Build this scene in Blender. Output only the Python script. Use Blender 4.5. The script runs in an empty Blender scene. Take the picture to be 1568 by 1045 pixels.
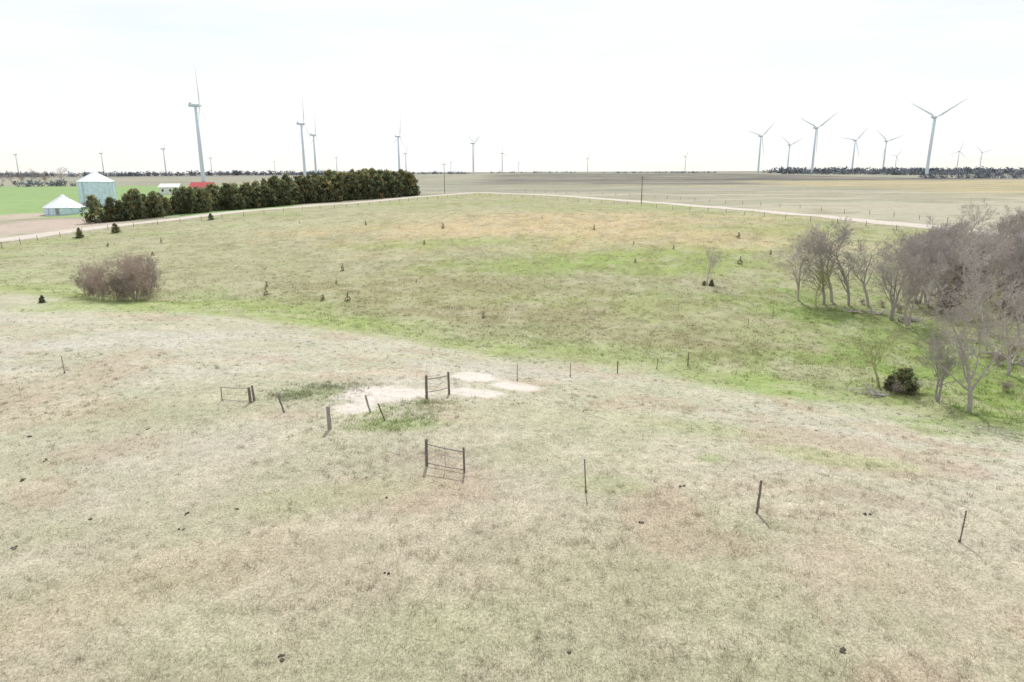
import bpy, math, random
import numpy as np
from mathutils import Matrix, Vector, Euler
random.seed(7); np.random.seed(7)
sc=bpy.context.scene
CAMZ=14.0; PITCH=math.radians(13.97); ROLL=math.radians(-0.22)
RM=Matrix.Rotation(math.radians(90)-PITCH,3,'X')@Matrix.Rotation(ROLL,3,'Z')

# ------------------------------------------------------------ noise
TAB=np.random.RandomState(3).rand(256,256)
def vn(x,y,o=0):
    x=np.asarray(x,float)+o*37.7; y=np.asarray(y,float)+o*91.3
    xi=np.floor(x).astype(int); yi=np.floor(y).astype(int)
    fx=x-xi; fy=y-yi; fx=fx*fx*(3-2*fx); fy=fy*fy*(3-2*fy)
    a=TAB[xi&255,yi&255]; b=TAB[(xi+1)&255,yi&255]; c=TAB[xi&255,(yi+1)&255]; d=TAB[(xi+1)&255,(yi+1)&255]
    return (a*(1-fx)+b*fx)*(1-fy)+(c*(1-fx)+d*fx)*fy
def fbm(x,y,o=0,n=4):
    s=0;a=.5;t=0
    for i in range(n):
        s=s+a*vn(x*2**i,y*2**i,o+i); t+=a; a*=.55
    return s/t
def sm(t):
    t=np.clip(t,0,1); return t*t*(3-2*t)

# ------------------------------------------------------------ terrain (metres; z is height)
AX=[-400,-200,-86,-52,-10,7,34,60,120,400]
AY=[230,160,118,102,78,68,56,47,22,-90]
def terr(x,y):
    x=np.asarray(x,float); y=np.asarray(y,float)
    s=(y-np.interp(x,AX,AY))*.88
    dp=np.interp(x,[-120,-60,0,40,120],[1.5,2.2,4.0,5.0,5.5])
    near=-dp*(1-sm(-s/38))
    far=-dp+(dp+1.2)*sm(s/120)+2.3*sm((s-70)/260)
    z=np.where(s<0,near,far)
    z=z+(fbm(x/22,y/22,5,3)-.5)*.9*sm((y-20)/40)*(1-sm((y-250)/100))
    z=z+6.5*np.exp(-((x-150)/650)**2-((y-1500)/450)**2)
    fo=sm((y-450)/600)
    z=z+fo*(1.6*np.sin(x/310+1)*np.sin(y/420)+1.5*(fbm(x/400,y/400,9,2)-.5))
    return z
# survey of the place: a sight line from the drone's station meets the terrain at a world position (x,y) in metres
def ray(u,v):
    return RM@Vector(((u-784)/1045.3,(522.5-v)/1045.3,-1))
T=np.geomspace(8,9000,9000)
def S(u,v):
    d=ray(u,v); X=d.x*T; Y=d.y*T; Z=CAMZ+d.z*T
    h=Z-terr(X,Y); i=np.argmax(h<0)
    if h[i]>=0: i=len(T)-1
    k=h[i-1]/(h[i-1]-h[i]+1e-9) if i>0 else 0
    return (round(float(X[i-1]+(X[i]-X[i-1])*k),1), round(float(Y[i-1]+(Y[i]-Y[i-1])*k),1))
def SH(u,v,vt):
    x,y=S(u,v); d=ray(u,vt); D=math.hypot(x,y)
    zt=CAMZ+d.z/math.hypot(d.x,d.y)*D
    return (x,y,round(float(zt-terr(x,y)),2))
SITES=dict(
 edge=[(-300,440),(0,447),(120,461),(300,477),(500,504),(700,538),(850,548),(1000,567),(1100,583),(1300,612),(1568,660),(1900,720)],
 roadL=[(-200,392),(0,368),(130,351),(330,328),(500,314),(640,302),(730,295)],
 roadR=[(730,295),(850,299.5),(980,309),(1100,318),(1200,327),(1300,336),(1400,346),(1568,363),(1800,390)],
 fenceL=[(-100,400),(0,380),(60,368),(130,356),(330,335),(500,320),(640,307),(735,300)],
 fenceR=[(735,300),(850,306),(980,316),(1100,326),(1200,335),(1300,345),(1400,356)],
 fenceR2=[(790,293),(980,302),(1200,318),(1340,330),(1500,345)],
 sap=[(247,372),(234,392),(459,342),(408,440),(407,452),(495,461),(533,461),(637,433),(740,487),(650,375),(678,350),(970,375),(973,402),(1031,382),(1133,405),(1131,365),(525,415),(165,378),(1180,390),(515,435),(560,345),(830,335),(910,352)],
 dung=[(140,797),(67,705),(556,732),(363,780),(277,811),(287,788),(595,878),(430,1007),(1290,996),(984,801),(45,670),(880,998),(1327,787),(20,840),(228,657),(1045,747),(1250,660),(594,764),(36,735)],
)
TREES=dict(
 bare=[(1222,460,350),(1262,466,342),(1274,462,340),(1300,468,340),(1365,490,355),(1435,615,515),(1483,632,425),(1545,575,430),(1083,436,378),(1560,520,395),(1600,600,420),(1390,500,385),(1420,470,365),(1440,480,350),(1330,470,365),(1510,540,430),(1405,465,350)],
 bud=[(1345,592,492),(1500,520,440),(1250,470,400)],
 cedar=[(122,365,349),(177,357,342),(323,337,327),(66,464,452),(1382,600,562),(1465,470,400),(1490,450,382),(1360,596,575),(1545,470,390),(1090,438,428),(1078,437,430)],
 shrub=[(132,454,406),(150,457,400),(176,460,396),(192,461,388),(210,460,386),(230,456,388),(143,450,402),(205,452,388),(222,450,390),
   (140,457,428),(160,460,430),(184,462,426),(202,462,426),(224,460,424)],
 belt=[(146,342,300),(250,331,291),(350,322,285),(440,314,277),(500,309,267),(560,305,263),(636,299,264)],
 pole=[(681,296,250),(982,312,270)],
 dist_bare=[(95,281,255),(48,281,258),(20,283,264),(5,283,266),(34,283,264),(70,283,266),(-20,283,262)],
)
BLOBS=[(60,432,140,14,(182,192,140),.8),(330,470,190,12,(174,193,126),.85),(560,495,120,9,(180,195,132),.75),
(1300,520,230,70,(160,178,116),.8),(1480,590,160,55,(152,175,102),.85),(1180,592,150,14,(166,188,118),.75),(1250,480,120,30,(156,178,108),.7),
(140,400,150,25,(198,202,168),.6),(400,385,170,45,(190,188,156),.8),(800,342,290,20,(224,202,166),.85),(1060,362,200,16,(218,202,164),.8),
(700,372,150,8,(176,188,130),.75),(900,402,200,14,(168,186,118),.75),(1060,400,110,22,(168,186,116),.7),(650,440,190,35,(178,171,136),.65),
(950,470,220,25,(176,183,132),.6),(790,482,150,16,(180,171,142),.65),(1130,500,130,24,(186,186,150),.7),(1000,520,200,12,(182,175,144),.7),
(1300,358,190,10,(178,186,132),.7),(620,330,150,10,(198,196,164),.6),(400,345,150,8,(202,204,172),.6),(760,410,120,10,(168,186,120),.6),
(480,602,55,10,(168,176,134),.7),(600,650,75,9,(168,182,124),.7),(560,628,40,8,(168,180,122),.6),(1090,702,16,6,(172,186,132),.7),(930,742,60,14,(182,191,146),.5),(1070,655,90,12,(182,190,146),.6),
(900,640,200,20,(196,198,166),.5),(300,620,200,25,(192,192,162),.5),(620,700,90,10,(182,168,152),.5),(200,900,200,40,(206,194,170),.5),(60,600,100,20,(204,190,170),.6),
(1270,700,90,10,(186,194,146),.6),(150,690,90,14,(200,184,164),.5),(1320,760,80,12,(190,176,160),.5),(500,760,140,18,(190,192,156),.5),(250,520,200,12,(214,212,202),.6),(800,570,200,10,(216,212,202),.5),
(1000,900,200,50,(196,194,164),.5),(700,960,160,40,(188,192,156),.4),(1350,880,150,40,(206,194,174),.5)]
DIRT=[(583,604,60,13),(545,626,28,9),(622,600,32,7),(725,577,33,6.5),(793,592,44,7),(735,602,45,6)]
YARD=[(66,346,76,9),(40,331,40,4),(300,351,4,1)]
def ell(u,v,ru,rv):
    x,y=S(u,v); D=math.hypot(x,y)
    a=ru*D/1045; p1=S(u,v-rv); p2=S(u,v+rv)
    b=math.hypot(p1[0]-p2[0],p1[1]-p2[1])/2
    return (x,y,round(a,1),round(b,1),round(math.atan2(x,y),3))
TURB=[(299,165,-.04),(461,194,.02),(480,211,.06),(610,214,.1),(724,222,.5),(621,236,.2),(769,236,.9),(250,230,.3),(155,236,.1),(24,238,.6),(900,243,.2),(515,242,.4),(322,243,.8),(1050,240,.2),(1165,213,.4),(1209,224,.55),(1249,201,.47),(1309,218,.35),(1357,219,.6),(1430,184,.5),(1373,240,.3),(1469,233,.1),(1504,235,.6),(794,250,.1),(690,249,.5),(420,248,.2)]
W={k:[S(*p) for p in v] for k,v in SITES.items()}
WT={k:[SH(*p) for p in v] for k,v in TREES.items()}
WB=[ell(*b[:4])+(b[4],b[5]) for b in BLOBS]
WD=[ell(*b) for b in DIRT]; WY=[ell(*b) for b in YARD]
def tur(u,v,ph):
    d=ray(u,v); k=(82-CAMZ)/d.z
    return (round(d.x*k,0),round(d.y*k,0),ph)
WTU=[tur(*t) for t in TURB]
POSTPX=dict(A=(505,657),g1=(340,614),g2=(383,617),lp=(437,632),wp=(570,632),wp2=(592,646),h1=(654,612),h2=(687,604),f1=(655,713),f2=(712,724),
 t1=(896,755),t2=(1160,787),t3=(1470,830),t4=(98,572),t5=(791,583),t6=(873,577),t7=(945,572),t8=(1053,561),t9=(1183,485),t10=(1145,502),t11=(1006,565),bin=(152,316),bin2=(100,328),barn=(312,300),shed=(263,300))
WP={k:S(*v) for k,v in POSTPX.items()}

# ------------------------------------------------------------ colour
def alb(c,K=1.62):
    c=np.array(c,float)/255; l=np.where(c<.04045,c/12.92,((c+.055)/1.055)**2.4); return l/K
def emask(x,y,e,nz,soft=.35):
    cx,cy,a,b,th=e[:5]; c,s=math.cos(th),math.sin(th)
    dx=x-cx; dy=y-cy
    p=(dx*c-dy*s)/a; q=(dx*s+dy*c)/b
    r=np.sqrt(p*p+q*q)+nz
    return sm((1+soft-r)/(2*soft))
ex,ey=zip(*W['edge']); 
rlx,rly=zip(*W['roadL']); rrx,rry=zip(*W['roadR'])
def yroad(x):
    return np.where(x<rlx[-1],np.interp(x,rlx,rly),np.interp(x,rrx,rry))
def gcol(x,y):
    n1=fbm(x/9,y/9,1,4)-.5; n2=fbm(x/2.2,y/2.2,2,4)-.5
    def L(c): return alb(c)[None,:]
    D=np.hypot(x,y)
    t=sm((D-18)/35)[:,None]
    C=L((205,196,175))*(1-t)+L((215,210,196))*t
    g=np.clip(.5+n1*2.6+n2*1.4,0,1)[:,None]
    C=C*(1-.55*g)+L((188,191,160))*.55*g
    pk=sm((fbm(x/5,y/5,21,4)-.54)/.12)[:,None]*.5
    C=C*(1-pk)+L((202,183,164))*pk
    lt=sm((fbm(x/3,y/1.8,23,4)-.55)/.1)[:,None]*.4
    C=C*(1-lt)+L((224,216,194))*lt
    s=y-np.interp(x,ex,ey)+n1*5+n2*2
    m=sm(s/3+.5)[:,None]
    F=L((190,190,158))*np.ones_like(C)
    gg=sm((fbm(x/16,y/16,31,4)-.43)/.2)[:,None]*.6
    F=F*(1-gg)+L((174,186,132))*gg
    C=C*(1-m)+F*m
    for i,e in enumerate(WB):
        w=(emask(x,y,e,(n1*1.4+n2*.9)*.9,.55)*e[6])[:,None]
        C=C*(1-w)+L(e[5])*w
    st=(np.exp(-((s-5)/5.)**2)*.5*(x<25))[:,None]
    C=C*(1-st)+L((176,194,128))*st
    mt=(sm((fbm(x/4,y/7,41,4)-.5)/.16)*.25)[:,None]*m
    C=C*(1-mt)+L((164,154,126))*mt
    mt=(sm((fbm(x/1.6,y/2.4,43,4)-.53)/.12)*.32)[:,None]*m
    C=C*(1-mt)+L((146,142,112))*mt
    mt=(sm((fbm(x/3,y/3,47,4)-.54)/.12)*.35)[:,None]*m
    C=C*(1-mt)+L((212,207,182))*mt
    b=y-yroad(x)
    mb=sm(b/4)[:,None]
    B=L((202,198,180))*np.ones_like(C)
    q=sm((y-330)/40)[:,None]; B=B*(1-q)+L((186,185,174))*q
    dk=(sm((y-520+x*.15)/60)*(1-sm((y-1300)/300))*sm((x+60)/60)*(1-sm((x-420)/80)))[:,None]
    B=B*(1-dk)+L((142,140,140))*dk
    dk=(sm((y-430+x*.1)/30)*(1-sm((y-520+x*.1)/20))*sm((x+30)/40)*(1-sm((x-300)/80)))[:,None]
    B=B*(1-dk)+L((190,186,166))*dk
    dk=(sm((y-700)/30)*(1-sm((y-820)/20))*sm((x-60)/60)*(1-sm((x-500)/80)))[:,None]
    B=B*(1-dk)+L((120,118,120))*dk
    tn=(sm((x-180)/50)*sm((y-300)/40)*(1-sm((y-640)/50)))[:,None]; B=B*(1-tn)+L((210,197,164))*tn
    sb=(sm((fbm(x/90,y/14,81,4)-.48)/.1)*.5)[:,None]; B=B*(1-sb)+L((166,168,146))*sb
    sb=(sm((fbm(x/60,y/24,85,4)-.54)/.08)*.45)[:,None]; B=B*(1-sb)+L((206,198,176))*sb
    sb=(sm((fbm(x/30,y/8,87,4)-.56)/.06)*.4)[:,None]; B=B*(1-sb)+L((150,148,130))*sb
    cx=np.floor(x/800+.3*np.floor(y/800)); cy=np.floor(y/800)
    ph=vn(cx*7.3+.5,cy*5.1+.5,61)
    fr=sm((y-1300)/200)[:,None]
    pc=np.where((ph>.6)[:,None],L((156,160,160)),np.where((ph<.3)[:,None],L((174,186,164)),L((180,174,164))))
    B=B*(1-fr)+pc*fr
    xw=(x< -70-(y-170)*.12)
    wh=(sm((y-215)/6)*(1-sm((y-560)/20))*np.where(xw,1,0))[:,None]*(.82+.3*(fbm(x/20,y/6,91,3)-.5))[:,None]
    B=B*(1-wh)+L((164,196,134))*wh
    C=C*(1-mb)+B*mb
    for e in WY:
        w=emask(x,y,e,n2*.8+n1*.5)[:,None]*.9; C=C*(1-w)+L((216,200,190))*w
    for e in WD:
        w=emask(x,y,e,n1*.8+n2*1.1+(fbm(x/.7,y/.7,71,3)-.5)*.7,.16)[:,None]*.95; C=C*(1-w)+L((238,229,222))*w
    return np.clip(C,0.01,.75)

# ------------------------------------------------------------ mesh helpers
def mesh_np(name,v,f,col=None,mat=None,smooth=False):
    me=bpy.data.meshes.new(name); v=np.asarray(v,np.float32); f=np.asarray(f,np.int32)
    me.vertices.add(len(v)); me.vertices.foreach_set('co',v.ravel())
    k=f.shape[1]; me.loops.add(f.size); me.loops.foreach_set('vertex_index',f.ravel())
    me.polygons.add(len(f)); me.polygons.foreach_set('loop_start',np.arange(0,f.size,k,dtype=np.int32))
    try: me.polygons.foreach_set('loop_total',np.full(len(f),k,np.int32))
    except Exception: pass
    if smooth: me.polygons.foreach_set('use_smooth',np.ones(len(f),bool))
    me.update(calc_edges=True)
    if col is not None:
        a=me.color_attributes.new('Col','FLOAT_COLOR','POINT')
        c=np.ones((len(v),4),np.float32); c[:,:3]=col; a.data.foreach_set('color',c.ravel())
    if mat: me.materials.append(mat)
    return me
def obj(name,me,loc=(0,0,0),rot=(0,0,0),scl=(1,1,1),parent=None):
    o=bpy.data.objects.new(name,me); sc.collection.objects.link(o)
    o.location=loc; o.rotation_euler=rot; o.scale=scl
    if parent: o.parent=parent
    return o
class MB:
    def __init__(s): s.v=[];s.f=[];s.m=[]
    def tube(s,pts,rads,n=6,mat=0,cap=True,jit=0):
        b=len(s.v); K=len(pts)
        for i in range(K):
            p=Vector(pts[i]); t=(Vector(pts[min(i+1,K-1)])-Vector(pts[max(i-1,0)]))
            if t.length<1e-7: t=Vector((0,0,1))
            t.normalize(); a=t.cross(Vector((0.31,0.95,0.02)) if abs(t.z)>.5 else Vector((0,0,1))).normalized(); c=t.cross(a)
            for j in range(n):
                w=2*math.pi*j/n; r=rads[i]*(1+random.uniform(-jit,jit))
                s.v.append(tuple(p+(a*math.cos(w)+c*math.sin(w))*r))
        for i in range(K-1):
            for j in range(n):
                j2=(j+1)%n
                s.f.append((b+i*n+j,b+i*n+j2,b+(i+1)*n+j2,b+(i+1)*n+j)); s.m.append(mat)
        if cap:
            s.f.append(tuple(b+j for j in range(n))[::-1]); s.f.append(tuple(b+(K-1)*n+j for j in range(n))); s.m+=[mat,mat]
    def box(s,c,d,rz=0,mat=0):
        b=len(s.v); cs,sn=math.cos(rz),math.sin(rz)
        for dz in(-1,1):
            for dx,dy in((-1,-1),(1,-1),(1,1),(-1,1)):
                x=dx*d[0]/2;y=dy*d[1]/2
                s.v.append((c[0]+x*cs-y*sn,c[1]+x*sn+y*cs,c[2]+dz*d[2]/2))
        for q in((0,3,2,1),(4,5,6,7),(0,1,5,4),(1,2,6,5),(2,3,7,6),(3,0,4,7)):
            s.f.append(tuple(b+i for i in q)); s.m.append(mat)
    def poly(s,vs,fs,mat=0):
        b=len(s.v); s.v+=vs
        for q in fs: s.f.append(tuple(b+i for i in q)); s.m.append(mat)
    def mesh(s,name,mats,smooth=False):
        me=bpy.data.meshes.new(name); me.from_pydata(s.v,[],s.f)
        for m in mats: me.materials.append(m)
        me.polygons.foreach_set('material_index',s.m)
        if smooth: me.polygons.foreach_set('use_smooth',[True]*len(s.f))
        me.update(); return me

# ------------------------------------------------------------ materials
def newmat(name):
    m=bpy.data.materials.new(name); m.use_nodes=True; nt=m.node_tree; nt.nodes.clear()
    o=nt.nodes.new('ShaderNodeOutputMaterial'); return m,nt,o
def ramp(nt,src,p0,p1,c0,c1):
    r=nt.nodes.new('ShaderNodeValToRGB'); r.color_ramp.elements[0].position=p0; r.color_ramp.elements[1].position=p1
    r.color_ramp.elements[0].color=(*c0,1); r.color_ramp.elements[1].color=(*c1,1); nt.links.new(src,r.inputs[0]); return r.outputs[0]
def noise(nt,vec,scale,detail=4,rough=.6):
    n=nt.nodes.new('ShaderNodeTexNoise'); n.inputs['Scale'].default_value=scale; n.inputs['Detail'].default_value=detail; n.inputs['Roughness'].default_value=rough
    nt.links.new(vec,n.inputs['Vector']); return n.outputs['Fac']
def mul(nt,a,b,f=1,mode='MULTIPLY'):
    m=nt.nodes.new('ShaderNodeMix'); m.data_type='RGBA'; m.blend_type=mode; m.inputs[0].default_value=f
    nt.links.new(a,m.inputs[6]); nt.links.new(b,m.inputs[7]); return m.outputs[2]
def simple(name,col,rough=.8,var=.25,scale=3,metal=0,attr=False,transl=0,objrand=0):
    m,nt,o=newmat(name)
    tc=nt.nodes.new('ShaderNodeTexCoord')
    c=ramp(nt,noise(nt,tc.outputs['Object'],scale,5),.3,.7,tuple(x*(1-var) for x in col),tuple(min(1,x*(1+var)) for x in col))
    if attr:
        a=nt.nodes.new('ShaderNodeAttribute'); a.attribute_name='Col'; c=mul(nt,c,a.outputs['Color'])
    if objrand:
        oi=nt.nodes.new('ShaderNodeObjectInfo'); c=mul(nt,c,ramp(nt,oi.outputs['Random'],0,1,(1-objrand,1-objrand*.95,1-objrand*.85),(1+objrand,1+objrand*.85,1+objrand*.9)))
    b=nt.nodes.new('ShaderNodeBsdfPrincipled'); b.inputs['Roughness'].default_value=rough; b.inputs['Metallic'].default_value=metal
    b.inputs['Specular IOR Level'].default_value=.25
    nt.links.new(c,b.inputs['Base Color'])
    out=b.outputs[0]
    if transl:
        t=nt.nodes.new('ShaderNodeBsdfTranslucent'); nt.links.new(c,t.inputs[0]); x=nt.nodes.new('ShaderNodeMixShader'); x.inputs[0].default_value=transl
        nt.links.new(out,x.inputs[1]); nt.links.new(t.outputs[0],x.inputs[2]); out=x.outputs[0]
    nt.links.new(out,o.inputs[0]); return m
mg,nt,o=newmat('grassland')
tc=nt.nodes.new('ShaderNodeTexCoord'); P=tc.outputs['Object']
at=nt.nodes.new('ShaderNodeAttribute'); at.attribute_name='Col'; c=at.outputs['Color']
c=mul(nt,c,ramp(nt,noise(nt,P,.35,6),.3,.7,(.91,.91,.9),(1.09,1.09,1.1)))
c=mul(nt,c,ramp(nt,noise(nt,P,1.7,6,.7),.3,.7,(.82,.84,.81),(1.16,1.14,1.16)))
c=mul(nt,c,ramp(nt,noise(nt,P,9,8,.75),.32,.68,(.54,.55,.53),(1.42,1.41,1.42)))
b=nt.nodes.new('ShaderNodeBsdfPrincipled'); b.inputs['Roughness'].default_value=1; b.inputs['Specular IOR Level'].default_value=0
nt.links.new(c,b.inputs['Base Color'])
bp=nt.nodes.new('ShaderNodeBump'); bp.inputs['Strength'].default_value=.6; bp.inputs['Distance'].default_value=.06
nt.links.new(noise(nt,P,7,8,.75),bp.inputs['Height']); nt.links.new(bp.outputs[0],b.inputs['Normal'])
nt.links.new(b.outputs[0],o.inputs[0])
M_blade=simple('dry_grass_blades',(1,1,1),1,.08,1,attr=True,transl=.5)
M_bark=simple('grey_bark',(.40,.365,.345),.9,.25,4,objrand=.2)
M_bud=simple('budding_bark',(.36,.37,.2),.9,.25,4)
M_shrub=simple('shrub_bark',(.36,.305,.265),.9,.3,4,objrand=.25)
M_cedar=simple('cedar_foliage',(.145,.17,.095),.9,.25,1.5,attr=True,transl=.3,objrand=.28)
M_sap=simple('young_cedar_foliage',(.17,.155,.105),.9,.25,1.5,attr=True,transl=.3)
M_wood=simple('weathered_wood',(.17,.15,.13),.9,.4,9)
M_wood2=simple('pale_weathered_wood',(.30,.275,.255),.9,.3,9)
M_steel=simple('rusty_steel',(.19,.15,.13),.7,.3,12)
M_galv=simple('galvanised_wire',(.3,.29,.28),.5,.1,5)
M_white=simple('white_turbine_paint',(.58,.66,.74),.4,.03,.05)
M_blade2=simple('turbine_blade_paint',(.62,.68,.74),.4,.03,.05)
M_gravel=simple('gravel',alb((226,216,206)),1,.15,.9)
M_bin=simple('galvanised_bin_steel',(.62,.76,.87),.35,.1,.7,metal=.1)
M_binr=simple('bin_roof_steel',(.8,.85,.9),.35,.06,.7,metal=.05)
M_red=simple('red_barn_paint',(.42,.06,.07),.7,.15,1)
M_wht=simple('white_siding',(.75,.75,.74),.6,.05,1)
M_glass=simple('dark_window_glass',(.04,.05,.06),.1,.1,1)
M_dung=simple('dried_dung',(.09,.075,.062),.95,.35,6)
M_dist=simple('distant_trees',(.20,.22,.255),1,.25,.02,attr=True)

# ------------------------------------------------------------ ground sheet
nx,ny=860,720
tx=np.linspace(-1,1,nx); A=34; Bx=math.asinh(9500/A); xs=A*np.sinh(Bx*tx)
t0=-math.asinh(160/45); t1=math.asinh(9500/45); ys=45*np.sinh(np.linspace(t0,t1,ny))+40
X,Y=np.meshgrid(xs,ys); X=X.ravel();Y=Y.ravel(); Z=terr(X,Y)
i=np.arange(nx*ny).reshape(ny,nx)
F=np.stack([i[:-1,:-1],i[:-1,1:],i[1:,1:],i[1:,:-1]],-1).reshape(-1,4)
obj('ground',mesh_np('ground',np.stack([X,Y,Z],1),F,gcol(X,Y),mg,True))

# ------------------------------------------------------------ grass blades
def blades(name,n_t,per,r0,r1,hmin,hmax,wid,spread,filt=None,colmul=1.0,seed=1,tint=(1,1,1),centres=None,cv=.14):
    rs=np.random.RandomState(seed)
    r=np.exp(rs.uniform(math.log(r0),math.log(r1),n_t)); a=rs.uniform(-.8,.8,n_t)
    cx=r*np.sin(a); cy=r*np.cos(a)
    if centres is not None:
        cc=np.array(centres)[rs.randint(0,len(centres),n_t)]; cx=cc[:,0]+rs.normal(0,1,n_t)*cc[:,2]; cy=cc[:,1]+rs.normal(0,1,n_t)*cc[:,3]; r=np.hypot(cx,cy)
    if filt is not None:
        k=filt(cx,cy,rs); cx=cx[k];cy=cy[k]; r=r[k]
    if centres is None:
        dm=np.zeros_like(cx)
        for e in WD: dm=np.maximum(dm,emask(cx,cy,e,0,.2))
        k=dm<.3; cx=cx[k];cy=cy[k];r=r[k]
    tcol=gcol(cx,cy)*np.exp(rs.normal(0,cv,len(cx)))[:,None]*np.array(tint)
    N=len(cx)*per
    x=np.repeat(cx,per)+rs.normal(0,spread,N); y=np.repeat(cy,per)+rs.normal(0,spread,N); z=terr(x,y)
    col=np.repeat(tcol,per,0)*np.exp(rs.normal(0,.18,N))[:,None]*colmul
    h=rs.uniform(hmin,hmax,N); w=rs.uniform(.6,1.3,N)*wid*np.clip(np.repeat(r,per)/28,.8,2)
    az=rs.uniform(0,6.283,N); le=rs.uniform(.2,1.3,N)*h; az2=rs.uniform(0,6.283,N)
    v=np.empty((N,3,3)); v[:,0]=np.stack([x-np.cos(az)*w,y-np.sin(az)*w,z-.01],1); v[:,1]=np.stack([x+np.cos(az)*w,y+np.sin(az)*w,z-.01],1)
    v[:,2]=np.stack([x+np.cos(az2)*le,y+np.sin(az2)*le,z+h],1)
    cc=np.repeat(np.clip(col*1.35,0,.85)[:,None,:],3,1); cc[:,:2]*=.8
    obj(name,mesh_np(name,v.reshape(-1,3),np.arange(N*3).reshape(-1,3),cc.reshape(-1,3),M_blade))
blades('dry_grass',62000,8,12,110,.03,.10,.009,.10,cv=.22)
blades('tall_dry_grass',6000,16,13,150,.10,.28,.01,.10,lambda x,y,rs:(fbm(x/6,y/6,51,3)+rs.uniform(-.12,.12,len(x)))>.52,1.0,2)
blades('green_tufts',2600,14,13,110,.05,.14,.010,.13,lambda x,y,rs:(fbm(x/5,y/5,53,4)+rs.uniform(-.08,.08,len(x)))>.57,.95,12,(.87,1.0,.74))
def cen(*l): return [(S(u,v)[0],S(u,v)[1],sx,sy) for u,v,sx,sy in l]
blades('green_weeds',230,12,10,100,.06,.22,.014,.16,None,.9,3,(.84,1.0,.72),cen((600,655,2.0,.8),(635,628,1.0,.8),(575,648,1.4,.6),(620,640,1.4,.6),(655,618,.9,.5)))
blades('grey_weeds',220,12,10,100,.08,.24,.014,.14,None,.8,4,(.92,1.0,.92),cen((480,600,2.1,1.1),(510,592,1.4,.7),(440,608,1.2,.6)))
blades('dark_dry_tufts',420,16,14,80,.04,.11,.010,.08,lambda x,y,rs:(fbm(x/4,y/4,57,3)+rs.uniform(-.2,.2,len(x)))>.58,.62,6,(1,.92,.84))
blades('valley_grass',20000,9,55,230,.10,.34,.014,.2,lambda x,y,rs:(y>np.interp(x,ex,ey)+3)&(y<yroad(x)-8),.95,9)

# ------------------------------------------------------------ roads
def ribbon(name,pts,w,lift,mat):
    P=[];
    for a,b in zip(pts[:-1],pts[1:]):
        n=max(2,int(math.hypot(b[0]-a[0],b[1]-a[1])/3))
        for k in range(n): P.append((a[0]+(b[0]-a[0])*k/n,a[1]+(b[1]-a[1])*k/n))
    P.append(pts[-1]); P=np.array(P)
    for _ in range(12): P[1:-1]=(P[:-2]+P[2:]+2*P[1:-1])/4
    t=np.gradient(P,axis=0); t/=np.linalg.norm(t,axis=1)[:,None]; nn=np.stack([-t[:,1],t[:,0]],1)
    V=[];K=7
    for k in range(K):
        o_=(k/(K-1)-.5)*w*(1+.2*(fbm(P[:,0]/3,P[:,1]/3,5)-.5)*2); q=P+nn*o_[:,None]
        V.append(np.stack([q[:,0],q[:,1],terr(q[:,0],q[:,1])+lift*(1-(2*k/(K-1)-1)**4*.8)],1))
    V=np.stack(V,1).reshape(-1,3); ii=np.arange(len(V)).reshape(-1,K)
    F=np.stack([ii[:-1,:-1],ii[1:,:-1],ii[1:,1:],ii[:-1,1:]],-1).reshape(-1,4)
    return obj(name,mesh_np(name,V,F,None,mat,True))
ribbon('gravel_road',W['roadL']+W['roadR'][1:],6.6,.16,M_gravel)

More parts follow.
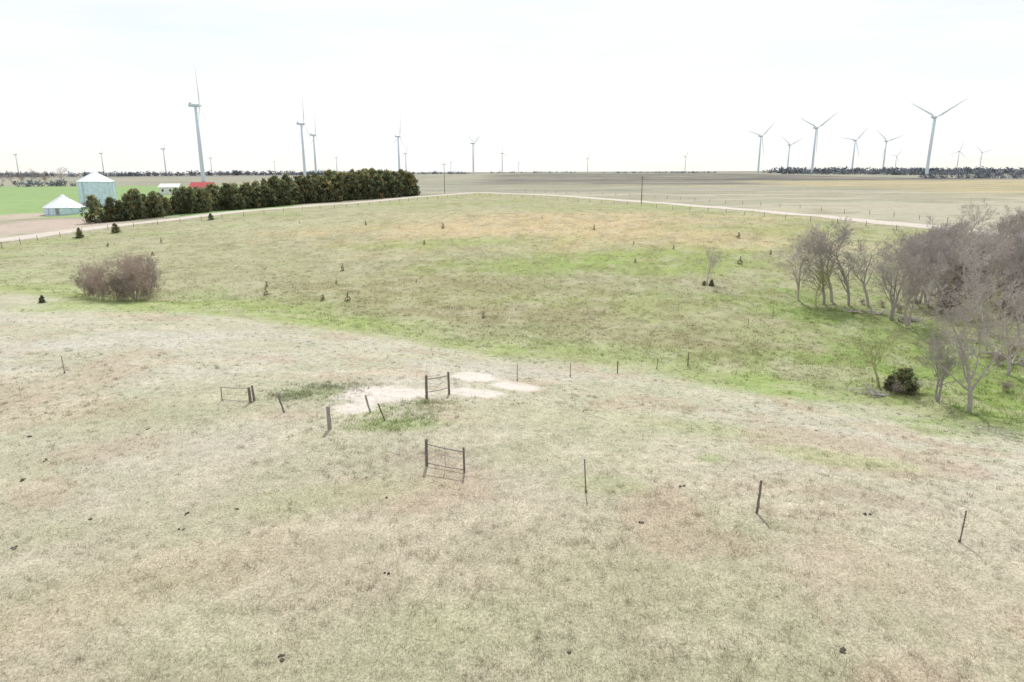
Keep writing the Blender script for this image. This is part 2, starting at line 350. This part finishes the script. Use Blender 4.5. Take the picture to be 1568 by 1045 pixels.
# ------------------------------------------------------------ bare trees
def rperp(d,rng):
    a=Vector((rng.gauss(0,1),rng.gauss(0,1),rng.gauss(0,1))); a-=d*a.dot(d); return a.normalized()
def bare_mesh(seed,kind='tree'):
    rng=random.Random(seed); mb=MB()
    if kind=='tree':
        nch=[13,8,6,5]; nseg=[8,5,4,3,2]; sides=[8,5,4,3,3]
    else:
        nch=[7,6,4,3]; nseg=[5,4,3,2,2]; sides=[4,3,3,3,3]
    def grow(p,d,L,r,lv):
        n=nseg[lv]; pts=[p.copy()]; rad=[r]; dirs=[d.copy()]
        for i in range(n):
            d=(d+rperp(d,rng)*rng.uniform(.04,.19 if lv==0 else .28)+Vector((0,0,.09 if lv else .08))).normalized()
            p=p+d*(L/n); pts.append(p.copy()); dirs.append(d.copy())
            rad.append(max(.0065,r*(1-(.75 if lv==0 else .8)*(i+1)/n)))
        mb.tube(pts,rad,sides[lv],0,cap=False)
        if lv>=4: return
        for k in range(nch[lv]):
            t=rng.uniform(.2 if lv==0 else .2,1) if k>1 else rng.uniform(.85,1)
            f=t*n; i0=min(int(f),n-1); q=pts[i0].lerp(pts[i0+1],f-i0); rr=rad[i0]+(rad[i0+1]-rad[i0])*(f-i0)
            ang=math.radians(rng.uniform(22,54) if lv<2 else rng.uniform(25,62)); nd=(dirs[i0]*math.cos(ang)+rperp(dirs[i0],rng)*math.sin(ang)).normalized()
            if nd.z<-.1: nd.z*=-.4
            nl=L*(rng.uniform(.38,.62) if lv==0 else rng.uniform(.4,.68))*(1.12-.45*t)
            grow(q,nd.normalized(),nl,max(.0075,rr*rng.uniform(.42,.66)),lv+1)
    if kind=='tree':
        k=rng.choice([1,1,2])
        for j in range(k):
            grow(Vector((j*.15,0,-.2)),Vector((rng.uniform(-.08,.08)+(.2*(j*2-1) if k>1 else 0),rng.uniform(-.08,.08),1)).normalized(),6.8,.16,0)
    else:
        for j in range(13):
            a=rng.uniform(0,6.28); rr=rng.uniform(0,.9)
            grow(Vector((rr*math.cos(a),rr*math.sin(a),-.1)),Vector((math.cos(a)*.14,math.sin(a)*.14,1)).normalized(),rng.uniform(1.6,4.2),.035,0)
    me=mb.mesh('bare_'+kind,[M_bark if kind=='tree' else M_shrub]); top=max(v[2] for v in mb.v)
    return me,top
BT=[bare_mesh(s) for s in (1,2,3,4,5,6)]
SHR=[bare_mesh(s,'shrub') for s in (11,12,13)]
BUD=(BT[2][0].copy(),BT[2][1]); BUD[0].materials[0]=M_bud
def put_tree(name,var,x,y,h,wid=1,sink=0):
    me,top=var; s=h/top
    return obj(name,me,(x,y,float(terr(x,y))-sink),(0,0,random.uniform(0,6.28)),(s*wid,s*wid,s))
for k,(x,y,h) in enumerate(WT['bare']): put_tree('bare_tree',BT[k%6],x,y,h*1.06,random.uniform(.95,1.15) if k<5 else 1.1)
for k,(x,y,h) in enumerate(WT['bud']): put_tree('budding_tree',BUD,x,y,h,1.2)
rng=random.Random(5)
MASS=[]
for k in range(52):
    u=rng.uniform(1405,1790); v=rng.uniform(368,500)
    vt=max(292,rng.uniform(290,330)+(v-368)*.42+max(0,1450-u)*.5)
    x,y,h=SH(u,v,vt); MASS.append((x,y,h)); put_tree('bare_tree',BT[rng.randrange(6)],x,y,h,rng.uniform(.95,1.3))
for k,(x,y,h) in enumerate(WT['shrub']): put_tree('bare_shrub',SHR[k%3],x,y,h*1.05,random.uniform(.85,1.05) if k<9 else 1.15)
for k,(x,y,h) in enumerate(WT['dist_bare']): put_tree('bare_tree',BT[k%6],x,y,h,1.5)
for k in range(34):
    x,y,h=rng.choice(MASS); put_tree('bare_shrub',SHR[k%3],x+rng.uniform(-5,5),y+rng.uniform(-5,5),rng.uniform(1.5,4),1.2)
for u,v,h in [(1350,470,1.2),(1375,478,1.5),(1320,466,.9),(1530,560,2),(1555,548,2.5),(1500,500,2),(1370,604,1.3),(1400,600,1.2),(1540,600,1.2)]:
    x,y=S(u,v); put_tree('bare_shrub',SHR[0],x,y,h,1.6)
for u,v in [(1345,482),(1380,490),(1310,478),(1350,606),(1560,560),(1535,545),(1400,492)]:
    x,y=S(u,v); mb=MB(); a=random.uniform(0,6.28)
    for j in range(9):
        b_=a+random.uniform(-1.2,1.2); L=random.uniform(1.5,4); p=[(random.uniform(-.5,.5),random.uniform(-.5,.5),.08)]
        for q in range(4): p.append((p[-1][0]+math.cos(b_)*L/4,p[-1][1]+math.sin(b_)*L/4,p[-1][2]+random.uniform(-.05,.3))); b_+=random.uniform(-.5,.5)
        mb.tube(p,[.07,.055,.04,.03,.015],5)
    obj('fallen_branches',mb.mesh('fallen_branches',[M_bark]),(x,y,float(terr(x,y))))

# ------------------------------------------------------------ cedars
def cedar_mesh(seed,mat,ncl=110,per=34,ex=.75,R=2.1):
    rs=np.random.RandomState(seed); H=8.
    V=[];C=[]
    for k in range(ncl):
        h=rs.uniform(.02,1)**1.15; prof=R*(1-h)**ex*min(1,(h/.1+.45))
        a=rs.uniform(0,6.283); lob=1+.2*math.sin(a*3+seed)+.15*math.sin(a*5+h*9)
        rr=prof*rs.uniform(.45,1.15)*lob; c=np.array([rr*math.cos(a),rr*math.sin(a),h*H*.97+.15])
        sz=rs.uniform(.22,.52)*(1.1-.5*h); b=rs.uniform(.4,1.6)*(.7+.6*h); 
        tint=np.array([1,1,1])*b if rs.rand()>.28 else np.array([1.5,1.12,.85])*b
        p=c+rs.normal(0,1,(per,3))*np.array([sz,sz,sz*1.15])*.7
        for q in p:
            t=rs.normal(0,1,(3,3))*rs.uniform(.1,.2); t[:,2]*=1.3
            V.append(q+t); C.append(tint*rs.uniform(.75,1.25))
    V=np.array(V); V[:,:,2]=np.maximum(V[:,:,2],.02); n=len(V)
    tv=[];tf=[];base=n*3
    for (p0,p1,r0,r1) in [((0,0,-.2),(0,0,7.2),.14,.03)]+[((0,0,z),(1.5*(1-z/8)*math.cos(z*2.4),1.5*(1-z/8)*math.sin(z*2.4),z+.4),.04,.01) for z in np.linspace(.5,6.5,14)]:
        b=base+len(tv)
        d=np.array(p1,float)-np.array(p0); a1=np.cross(d,[.3,.9,.1]); a1/=np.linalg.norm(a1); a2=np.cross(d,a1); a2/=np.linalg.norm(a2)
        for p,r in((p0,r0),(p1,r1)):
            for j in range(4): tv.append(np.array(p)+(a1*math.cos(j*1.5708)+a2*math.sin(j*1.5708))*r)
        for j in range(4):
            j2=(j+1)%4; tf+= [(b+j,b+j2,b+4+j2),(b+j,b+4+j2,b+4+j)]
    v=np.concatenate([V.reshape(-1,3),np.array(tv)]); f=np.concatenate([np.arange(n*3).reshape(-1,3),np.array(tf)])
    col=np.concatenate([np.repeat(np.array(C)[:,None,:],3,1).reshape(-1,3),np.tile([1.2,.9,.8],(len(tv),1))])
    return mesh_np('cedar',v,f,col,mat),8.2
CT=[cedar_mesh(s,M_cedar,140,32,(.7,.45,.4,.55,.34,.45)[s],(2.2,2.4,2.5,2.3,2.7,2.2)[s]) for s in range(6)]
ST=[cedar_mesh(s,M_sap,40,26) for s in (21,22)]
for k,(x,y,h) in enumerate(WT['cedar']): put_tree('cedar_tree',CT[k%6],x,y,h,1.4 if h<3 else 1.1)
B=WT['belt']
for a,b in zip(B[:-1],B[1:]):
    L=math.hypot(b[0]-a[0],b[1]-a[1]); n=max(1,int(L/3.3)); nxv,nyv=-(b[1]-a[1])/L,(b[0]-a[0])/L
    if nyv<0: nxv,nyv=-nxv,-nyv
    for k in range(n):
        for row in range(3):
            t=(k+rng.uniform(-.4,.4))/n; off=row*4.5+rng.uniform(-1.3,1.3)
            x=a[0]+(b[0]-a[0])*t+nxv*off; y=a[1]+(b[1]-a[1])*t+nyv*off
            if a is B[0] and row>0 and k<row*2: continue
            h=(a[2]+(b[2]-a[2])*t)*rng.choice([rng.uniform(.55,.85),rng.uniform(.85,1.15),rng.uniform(.88,1.1)])
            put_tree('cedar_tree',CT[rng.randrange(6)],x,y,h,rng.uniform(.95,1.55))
for k,(x,y) in enumerate(W['sap']): put_tree('cedar_sapling',ST[k%2],x,y,rng.uniform(.5,1.4),rng.uniform(.9,1.6))

# ------------------------------------------------------------ distant tree lines
def treeline(name,segs):
    rs=np.random.RandomState(5); V=[];C=[]
    for (x0,y0,x1,y1,n,h) in segs:
        for k in range(n):
            t=rs.rand(); cx=x0+(x1-x0)*t; cy=y0+(y1-y0)*t+rs.uniform(-15,15); cz=float(terr(cx,cy)); hh=h*rs.uniform(.5,1.1); b=rs.uniform(.7,1.3)
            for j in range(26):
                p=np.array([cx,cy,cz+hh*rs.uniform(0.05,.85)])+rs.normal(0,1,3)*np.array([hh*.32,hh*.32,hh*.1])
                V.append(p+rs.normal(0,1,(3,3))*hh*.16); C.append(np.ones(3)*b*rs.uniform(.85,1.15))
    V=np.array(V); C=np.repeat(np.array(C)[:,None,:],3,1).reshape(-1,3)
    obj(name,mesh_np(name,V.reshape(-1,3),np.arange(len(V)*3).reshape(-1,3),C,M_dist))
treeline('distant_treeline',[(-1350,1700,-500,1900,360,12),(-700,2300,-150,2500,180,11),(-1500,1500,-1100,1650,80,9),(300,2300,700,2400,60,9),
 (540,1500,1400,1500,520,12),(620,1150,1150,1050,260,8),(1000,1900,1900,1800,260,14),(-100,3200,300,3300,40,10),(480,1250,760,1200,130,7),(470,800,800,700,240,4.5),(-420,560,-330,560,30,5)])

# ------------------------------------------------------------ wind turbines
def turbine_parts():
    mb=MB(); mb.tube([(0,0,-1),(0,0,2),(0,0,40),(0,0,79)],[2.3,2.2,1.85,1.3],24); tower=mb.mesh('tower',[M_white],True)
    mb=MB(); mb.tube([(0,-7,80.6),(0,-6.6,80.6),(0,-2,80.7),(0,2.6,80.6),(0,3.2,80.6)],[1.2,1.75,2.0,1.8,1.4],8); mb.box((0,-5,82.9),(1.6,1.8,.9)); nac=mb.mesh('nacelle',[M_white])
    mb=MB(); mb.tube([(0,-.9,0),(0,.3,0),(0,1.4,0),(0,2.2,0)],[1.5,1.6,1.2,.2],16)
    for k in range(3):
        a=k*2*math.pi/3; b=len(mb.v); secs=[(0.8,1.0,1.0,0),(3,1.1,.9,.05),(9,2.5,.55,.3),(20,1.75,.35,.2),(33,1.1,.22,.08),(42,.6,.12,0),(45.5,.15,.05,0)]
        for (r,ch,th,tw) in secs:
            for j in range(8):
                w=j*math.pi/4; lx=ch/2*math.cos(w)+(ch*.2 if r>5 else 0); ly=th/2*math.sin(w)
                X_=lx*math.cos(tw)-ly*math.sin(tw); Y_=lx*math.sin(tw)+ly*math.cos(tw)
                mb.v.append((X_*math.cos(a)+r*math.sin(a),Y_,-X_*math.sin(a)+r*math.cos(a)))
        for i_ in range(len(secs)-1):
            for j in range(8):
                j2=(j+1)%8; mb.f.append((b+i_*8+j,b+i_*8+j2,b+(i_+1)*8+j2,b+(i_+1)*8+j)); mb.m.append(0)
    rot=mb.mesh('rotor',[M_blade2],True)
    return tower,nac,rot
tw_,na_,ro_=turbine_parts()
for (x,y,ph) in WTU:
    e=obj('wind_turbine',None,(x,y,float(terr(x,y))),(0,0,-math.radians(60)))
    obj('tower',tw_,parent=e); obj('nacelle',na_,parent=e); obj('rotor',ro_,(0,4.1,80.6),(0,ph*2.094,0),parent=e)

# ------------------------------------------------------------ farmstead
def grain_bin(x,y,R,H,rh,wallm,roofm):
    e=obj('grain_bin',None,(x,y,float(terr(x,y))),(0,0,0))
    mb=MB(); n=40; ring=int(H/.28)
    pts=[(0,0,-.3)]+[(0,0,H*i_/ring) for i_ in range(ring+1)]
    mb.tube(pts,[R]+[R+(.05 if i_%2 else 0) for i_ in range(ring+1)],n)
    for k in range(20):
        a=k*math.pi/10; mb.box(((R+.1)*math.cos(a),(R+.1)*math.sin(a),H/2),(.08,.12,H),a)
    obj('wall',mb.mesh('wall',[wallm]),parent=e)
    mb=MB(); mb.tube([(0,0,H+.01),(0,0,H+.03),(0,0,H+rh),(0,0,H+rh+.02),(0,0,H+rh+.5)],[R+.3,R+.3,.8,.85,.3],n)
    for k in range(20):
        a=k*math.pi/10+.1; mb.tube([((R+.28)*math.cos(a),(R+.28)*math.sin(a),H+.1),(.8*math.cos(a),.8*math.sin(a),H+rh+.06)],[.07,.05],4)
    obj('roof',mb.mesh('roof',[roofm]),parent=e)
    mb=MB(); dy=-(R+.12); mb.box((1.2,dy,1.2),(.9,.12,2.0)); 
    obj('door',mb.mesh('door',[M_galv]),parent=e)
    mb=MB()
    for sx in(-.25,.25): mb.tube([(-1.5+sx,dy-.1,0),(-1.5+sx,dy-.1,H)],[.03,.03],4)
    for k in range(int(H/.35)): mb.tube([(-1.75,dy-.1,.3+k*.35),(-1.25,dy-.1,.3+k*.35)],[.02,.02],4)
    obj('ladder',mb.mesh('ladder',[M_galv]),parent=e)
bx,by=WP['bin']; Db=by; grain_bin(bx,by,24*Db/1045,36*Db/1045,13*Db/1045,M_bin,M_binr)
b2x,b2y=WP['bin2']; D2=b2y; grain_bin(b2x,b2y,26*D2/1045,10*D2/1045,16*D2/1045,M_bin,M_binr)
def gable(name,x,y,w,d,h,rh,rz,wm,rm):
    e=obj(name,None,(x,y,float(terr(x,y))),(0,0,rz))
    mb=MB(); mb.poly([(-w/2,-d/2,-.3),(w/2,-d/2,-.3),(w/2,d/2,-.3),(-w/2,d/2,-.3),(-w/2,-d/2,h),(w/2,-d/2,h),(w/2,d/2,h),(-w/2,d/2,h),(-w/2,0,h+rh),(w/2,0,h+rh)],
      [(0,1,5,4),(2,3,7,6),(1,2,6,9,5),(3,0,4,8,7)]); obj('walls',mb.mesh('walls',[wm]),parent=e)
    mb=MB(); o_=.4; k=rh/(d/2); t=.15
    for s_ in(-1,1):
        yb=s_*(d/2+o_); zb=h-o_*k
        mb.poly([(-w/2-o_,yb,zb+.02),(w/2+o_,yb,zb+.02),(w/2+o_,0,h+rh+.02),(-w/2-o_,0,h+rh+.02),(-w/2-o_,yb,zb+t),(w/2+o_,yb,zb+t),(w/2+o_,0,h+rh+t),(-w/2-o_,0,h+rh+t)],
         [(0,1,2,3),(4,5,6,7),(0,1,5,4),(1,2,6,5),(3,0,4,7)])
    obj('roof',mb.mesh('roof',[rm]),parent=e)
    mb=MB()
    for k_ in range(max(2,int(w/4))):
        mb.box((-w/2+1.8+k_*4,-d/2-.02,h*.55),(1.1,.08,1.2))
    obj('windows',mb.mesh('windows',[M_glass]),parent=e)
    mb=MB(); mb.box((w/2-.9,-d/2-.03,1.05),(1,.1,2.1)); obj('door',mb.mesh('door',[M_wht]),parent=e)
def behind(key,k): x,y=WP[key]; return x*k,y*k
x,y=behind('barn',1.05); gable('red_barn',x,y,11,9,3.9,2.4,.1,M_wht,M_red)
x,y=behind('shed',1.05); gable('white_farmhouse',x,y,10,7,3.9,1.7,.1,M_wht,M_wht)

# ------------------------------------------------------------ poles and fences
for (x,y,h) in WT['pole']:
    mb=MB(); mb.tube([(0,0,-.3),(0,0,h)],[.18,.12],8); mb.box((0,-.17,h-.7),(2.4,.1,.12))
    for s_ in(-1.1,0,1.1): mb.tube([(s_,-.17,h-.62),(s_,-.17,h-.42)],[.05,.04],6)
    obj('utility_pole',mb.mesh('utility_pole',[M_wood]),(x,y,float(terr(x,y))))
def resample(pts,step):
    out=[]; carry=0
    for a,b in zip(pts[:-1],pts[1:]):
        L=math.hypot(b[0]-a[0],b[1]-a[1]); t=carry
        while t<L: out.append((a[0]+(b[0]-a[0])*t/L,a[1]+(b[1]-a[1])*t/L)); t+=step
        carry=t-L
    return out
def wire_fence(pts,step,ph=1.25,pr=.07,posts=True):
    mb=MB(); P=resample(pts,step) if step else pts
    tops=[]
    for (x,y) in P:
        z=float(terr(x,y)); h=ph*random.uniform(.92,1.08); lx,ly=random.uniform(-.06,.06),random.uniform(-.06,.06)
        if posts: mb.tube([(x,y,z-.2),(x+lx,y+ly,z+h)],[pr,pr*.9],5,0)
        tops.append((x,y,z))
    for a,b in zip(tops[:-1],tops[1:]):
        for hh in(.4,.75,1.1):
            m=((a[0]+b[0])/2,(a[1]+b[1])/2,(a[2]+b[2])/2+hh-.03)
            mb.tube([(a[0],a[1],a[2]+hh),m,(b[0],b[1],b[2]+hh)],[.004]*3,3,1,cap=False)
    return obj('wire_fence',mb.mesh('wire_fence',[M_wood,M_galv]))
wire_fence(W['fenceL'],7); wire_fence(W['fenceR'],8); wire_fence(W['fenceR2'],9)

def gz(p): return float(terr(p[0],p[1]))
def post(name,p,h,r,lean=(0,0),mat=M_wood,n=9):
    mb=MB(); K=6; pts=[];rd=[]
    for i_ in range(K+1):
        t=i_/K; pts.append((lean[0]*t*h+random.uniform(-.01,.01),lean[1]*t*h+random.uniform(-.01,.01),-.25+(h+.25)*t)); rd.append(r*random.uniform(.92,1.08)*(1-.08*t))
    mb.tube(pts,rd,n,0,jit=.08); return obj(name,mb.mesh(name,[mat]),(p[0],p[1],gz(p)))
def tpost(p,h,lean):
    mb=MB(); 
    top=Vector((lean[0]*h,lean[1]*h,h)); mb.tube([(0,0,-.3),tuple(top)],[.024,.024],4); mb.tube([(.02,.0,-.3),tuple(top+Vector((.02,0,0)))],[.014,.014],4)
    for k in range(8): q=top*(.2+.1*k); mb.box((q.x,q.y-.03,q.z),(.05,.02,.02))
    mb.box((0,0,.02),(.12,.02,.2)); return obj('steel_fence_post',mb.mesh('steel_fence_post',[M_steel]),(p[0],p[1],gz(p)))
post('wooden_corner_post',WP['A'],1.35,.115,(-.03,0),M_wood2)
post('leaning_fence_post',WP['lp'],1.05,.055,(-.35,.05)); post('leaning_fence_post',WP['wp'],1.1,.06,(-.28,.05),M_wood2)
post('leaning_fence_post',WP['wp2'],1.0,.045,(-.5,.3),M_wood)
for k,h,l in [('t1',1.55,(-.06,.1)),('t2',1.5,(.05,0)),('t3',1.35,(.04,0)),('t4',1.3,(-.03,0)),('t5',1.4,(0,0)),('t6',1.25,(0,0)),('t7',1.2,(0,0)),('t8',1.35,(0,0)),('t9',1.3,(.03,0)),('t10',1.2,(0,0)),('t11',1.0,(.05,0))]:
    tpost(WP[k],h,l) if k not in('t2','t8','t7') else post('wooden_fence_post',WP[k],h,.055,l)
def panel(name,a,b,ha,hb,bars,ra,rb,mat,brace=False,extra=None):
    mb=MB(); za,zb=gz(a),gz(b); o0=Vector((a[0],a[1],za))
    d=Vector((b[0]-a[0],b[1]-a[1],zb-za))
    mb.tube([(0,0,-.25),(.0,0,ha*.5),(.02,0,ha)],[ra,ra*.97,ra*.93],8,0,jit=.06)
    mb.tube([(d.x,d.y,d.z-.25),(d.x-.02,d.y,d.z+hb)],[rb,rb*.93],8,0,jit=.06)
    for (t,r) in bars:
        mb.tube([(0,0,ha*t),(d.x*.5,d.y*.5,(ha*t+d.z+hb*t)/2-.03),(d.x,d.y,d.z+hb*t)],[r]*3,6,1,jit=.05)
    if brace: mb.tube([(0,0,ha*.12),(d.x,d.y,d.z+hb*.8)],[.012,.012],4,1)
    if extra:
        for q in extra: mb.tube([(d.x*q,d.y*q,d.z*q+.1),(d.x*q,d.y*q,d.z*q+ha*.85)],[.015,.015],5,1)
    return obj(name,mb.mesh(name,[M_wood,mat]),tuple(o0))
panel('wooden_gate',WP['f1'],WP['f2'],1.4,1.3,[(.82,.035),(.12,.03),(.55,.01)],.08,.055,M_wood2,extra=[.5])
panel('wooden_h_brace',WP['h1'],WP['h2'],1.65,1.6,[(.84,.045),(.3,.03)],.095,.085,M_wood2,brace=True)
panel('pipe_gate',WP['g1'],WP['g2'],.95,1.0,[(.95,.025),(.5,.012),(.1,.022)],.03,.09,M_wood2)
q=WP['g2']; post('leaning_fence_post',(q[0]+.15,q[1]+.3),1.0,.07,(-.12,.1))
wire_fence([WP['g2'],WP['lp'],WP['A']],0,1,.05,False); wire_fence([WP['h2'],WP['t5'],WP['t6'],WP['t7'],WP['t8']],0,1,.05,False); wire_fence([WP['f2'],WP['t1'],WP['t2'],WP['t3']],0,1,.05,False)

# ------------------------------------------------------------ dung
mb=MB()
for (x,y) in W['dung']:
    for j in range(random.choice([1,2,3])):
        cx,cy=x+random.uniform(-.12,.12),y+random.uniform(-.12,.12); z=gz((cx,cy)); r=random.uniform(.045,.09)
        n=9; ph=[random.uniform(.6,1.4) for _ in range(n)]; hgt=random.uniform(.03,.07)
        vs=[(cx+r*ph[i_]*math.cos(i_*6.283/n),cy+r*ph[i_]*math.sin(i_*6.283/n),z-.01) for i_ in range(n)]
        vs+=[(cx+.6*r*ph[i_]*math.cos(i_*6.283/n),cy+.6*r*ph[i_]*math.sin(i_*6.283/n),z+hgt*random.uniform(.6,1.1)) for i_ in range(n)]+[(cx,cy,z+hgt*.8)]
        mb.poly(vs,[(i_,(i_+1)%n,n+(i_+1)%n,n+i_) for i_ in range(n)]+[(n+i_,n+(i_+1)%n,2*n) for i_ in range(n)])
obj('cow_dung',mb.mesh('cow_dung',[M_dung]))

# ------------------------------------------------------------ light, sky, camera
EL=48
w=bpy.data.worlds.new('World'); sc.world=w; w.use_nodes=True; nt=w.node_tree; nt.nodes.clear()
sky=nt.nodes.new('ShaderNodeTexSky'); sky.sky_type='NISHITA'; sky.sun_disc=False; sky.sun_elevation=math.radians(EL); sky.sun_rotation=0
sky.air_density=1.0; sky.dust_density=1.0; sky.altitude=500
tc=nt.nodes.new('ShaderNodeTexCoord'); mp=nt.nodes.new('ShaderNodeMapping'); mp.inputs['Scale'].default_value=(1.2,1.2,7)
nt.links.new(tc.outputs['Generated'],mp.inputs[0])
f=ramp(nt,noise(nt,mp.outputs[0],1.6,6,.6),.34,.5,(.68,)*3,(.95,)*3)
mx=nt.nodes.new('ShaderNodeMix'); mx.data_type='RGBA'; nt.links.new(f,mx.inputs[0]); nt.links.new(sky.outputs[0],mx.inputs[6]); mx.inputs[7].default_value=(6.95,7.02,6.97,1)
bg=nt.nodes.new('ShaderNodeBackground'); bg.inputs[1].default_value=.145; ow=nt.nodes.new('ShaderNodeOutputWorld')
nt.links.new(mx.outputs[2],bg.inputs[0]); nt.links.new(bg.outputs[0],ow.inputs[0])
L=bpy.data.lights.new('sun','SUN'); L.energy=4.3; L.angle=math.radians(.5); L.color=(1,.965,.91)
obj('sun',L,(0,0,50),(-math.radians(90-EL),0,0))
cam=bpy.data.cameras.new('camera'); cam.lens=24; cam.sensor_width=36; cam.clip_end=30000; cam.clip_start=.1
co=obj('camera',cam,(0,0,CAMZ)); co.rotation_euler=RM.to_euler(); sc.camera=co
sc.view_settings.view_transform='Standard'; sc.view_settings.look='None'; sc.view_settings.exposure=0
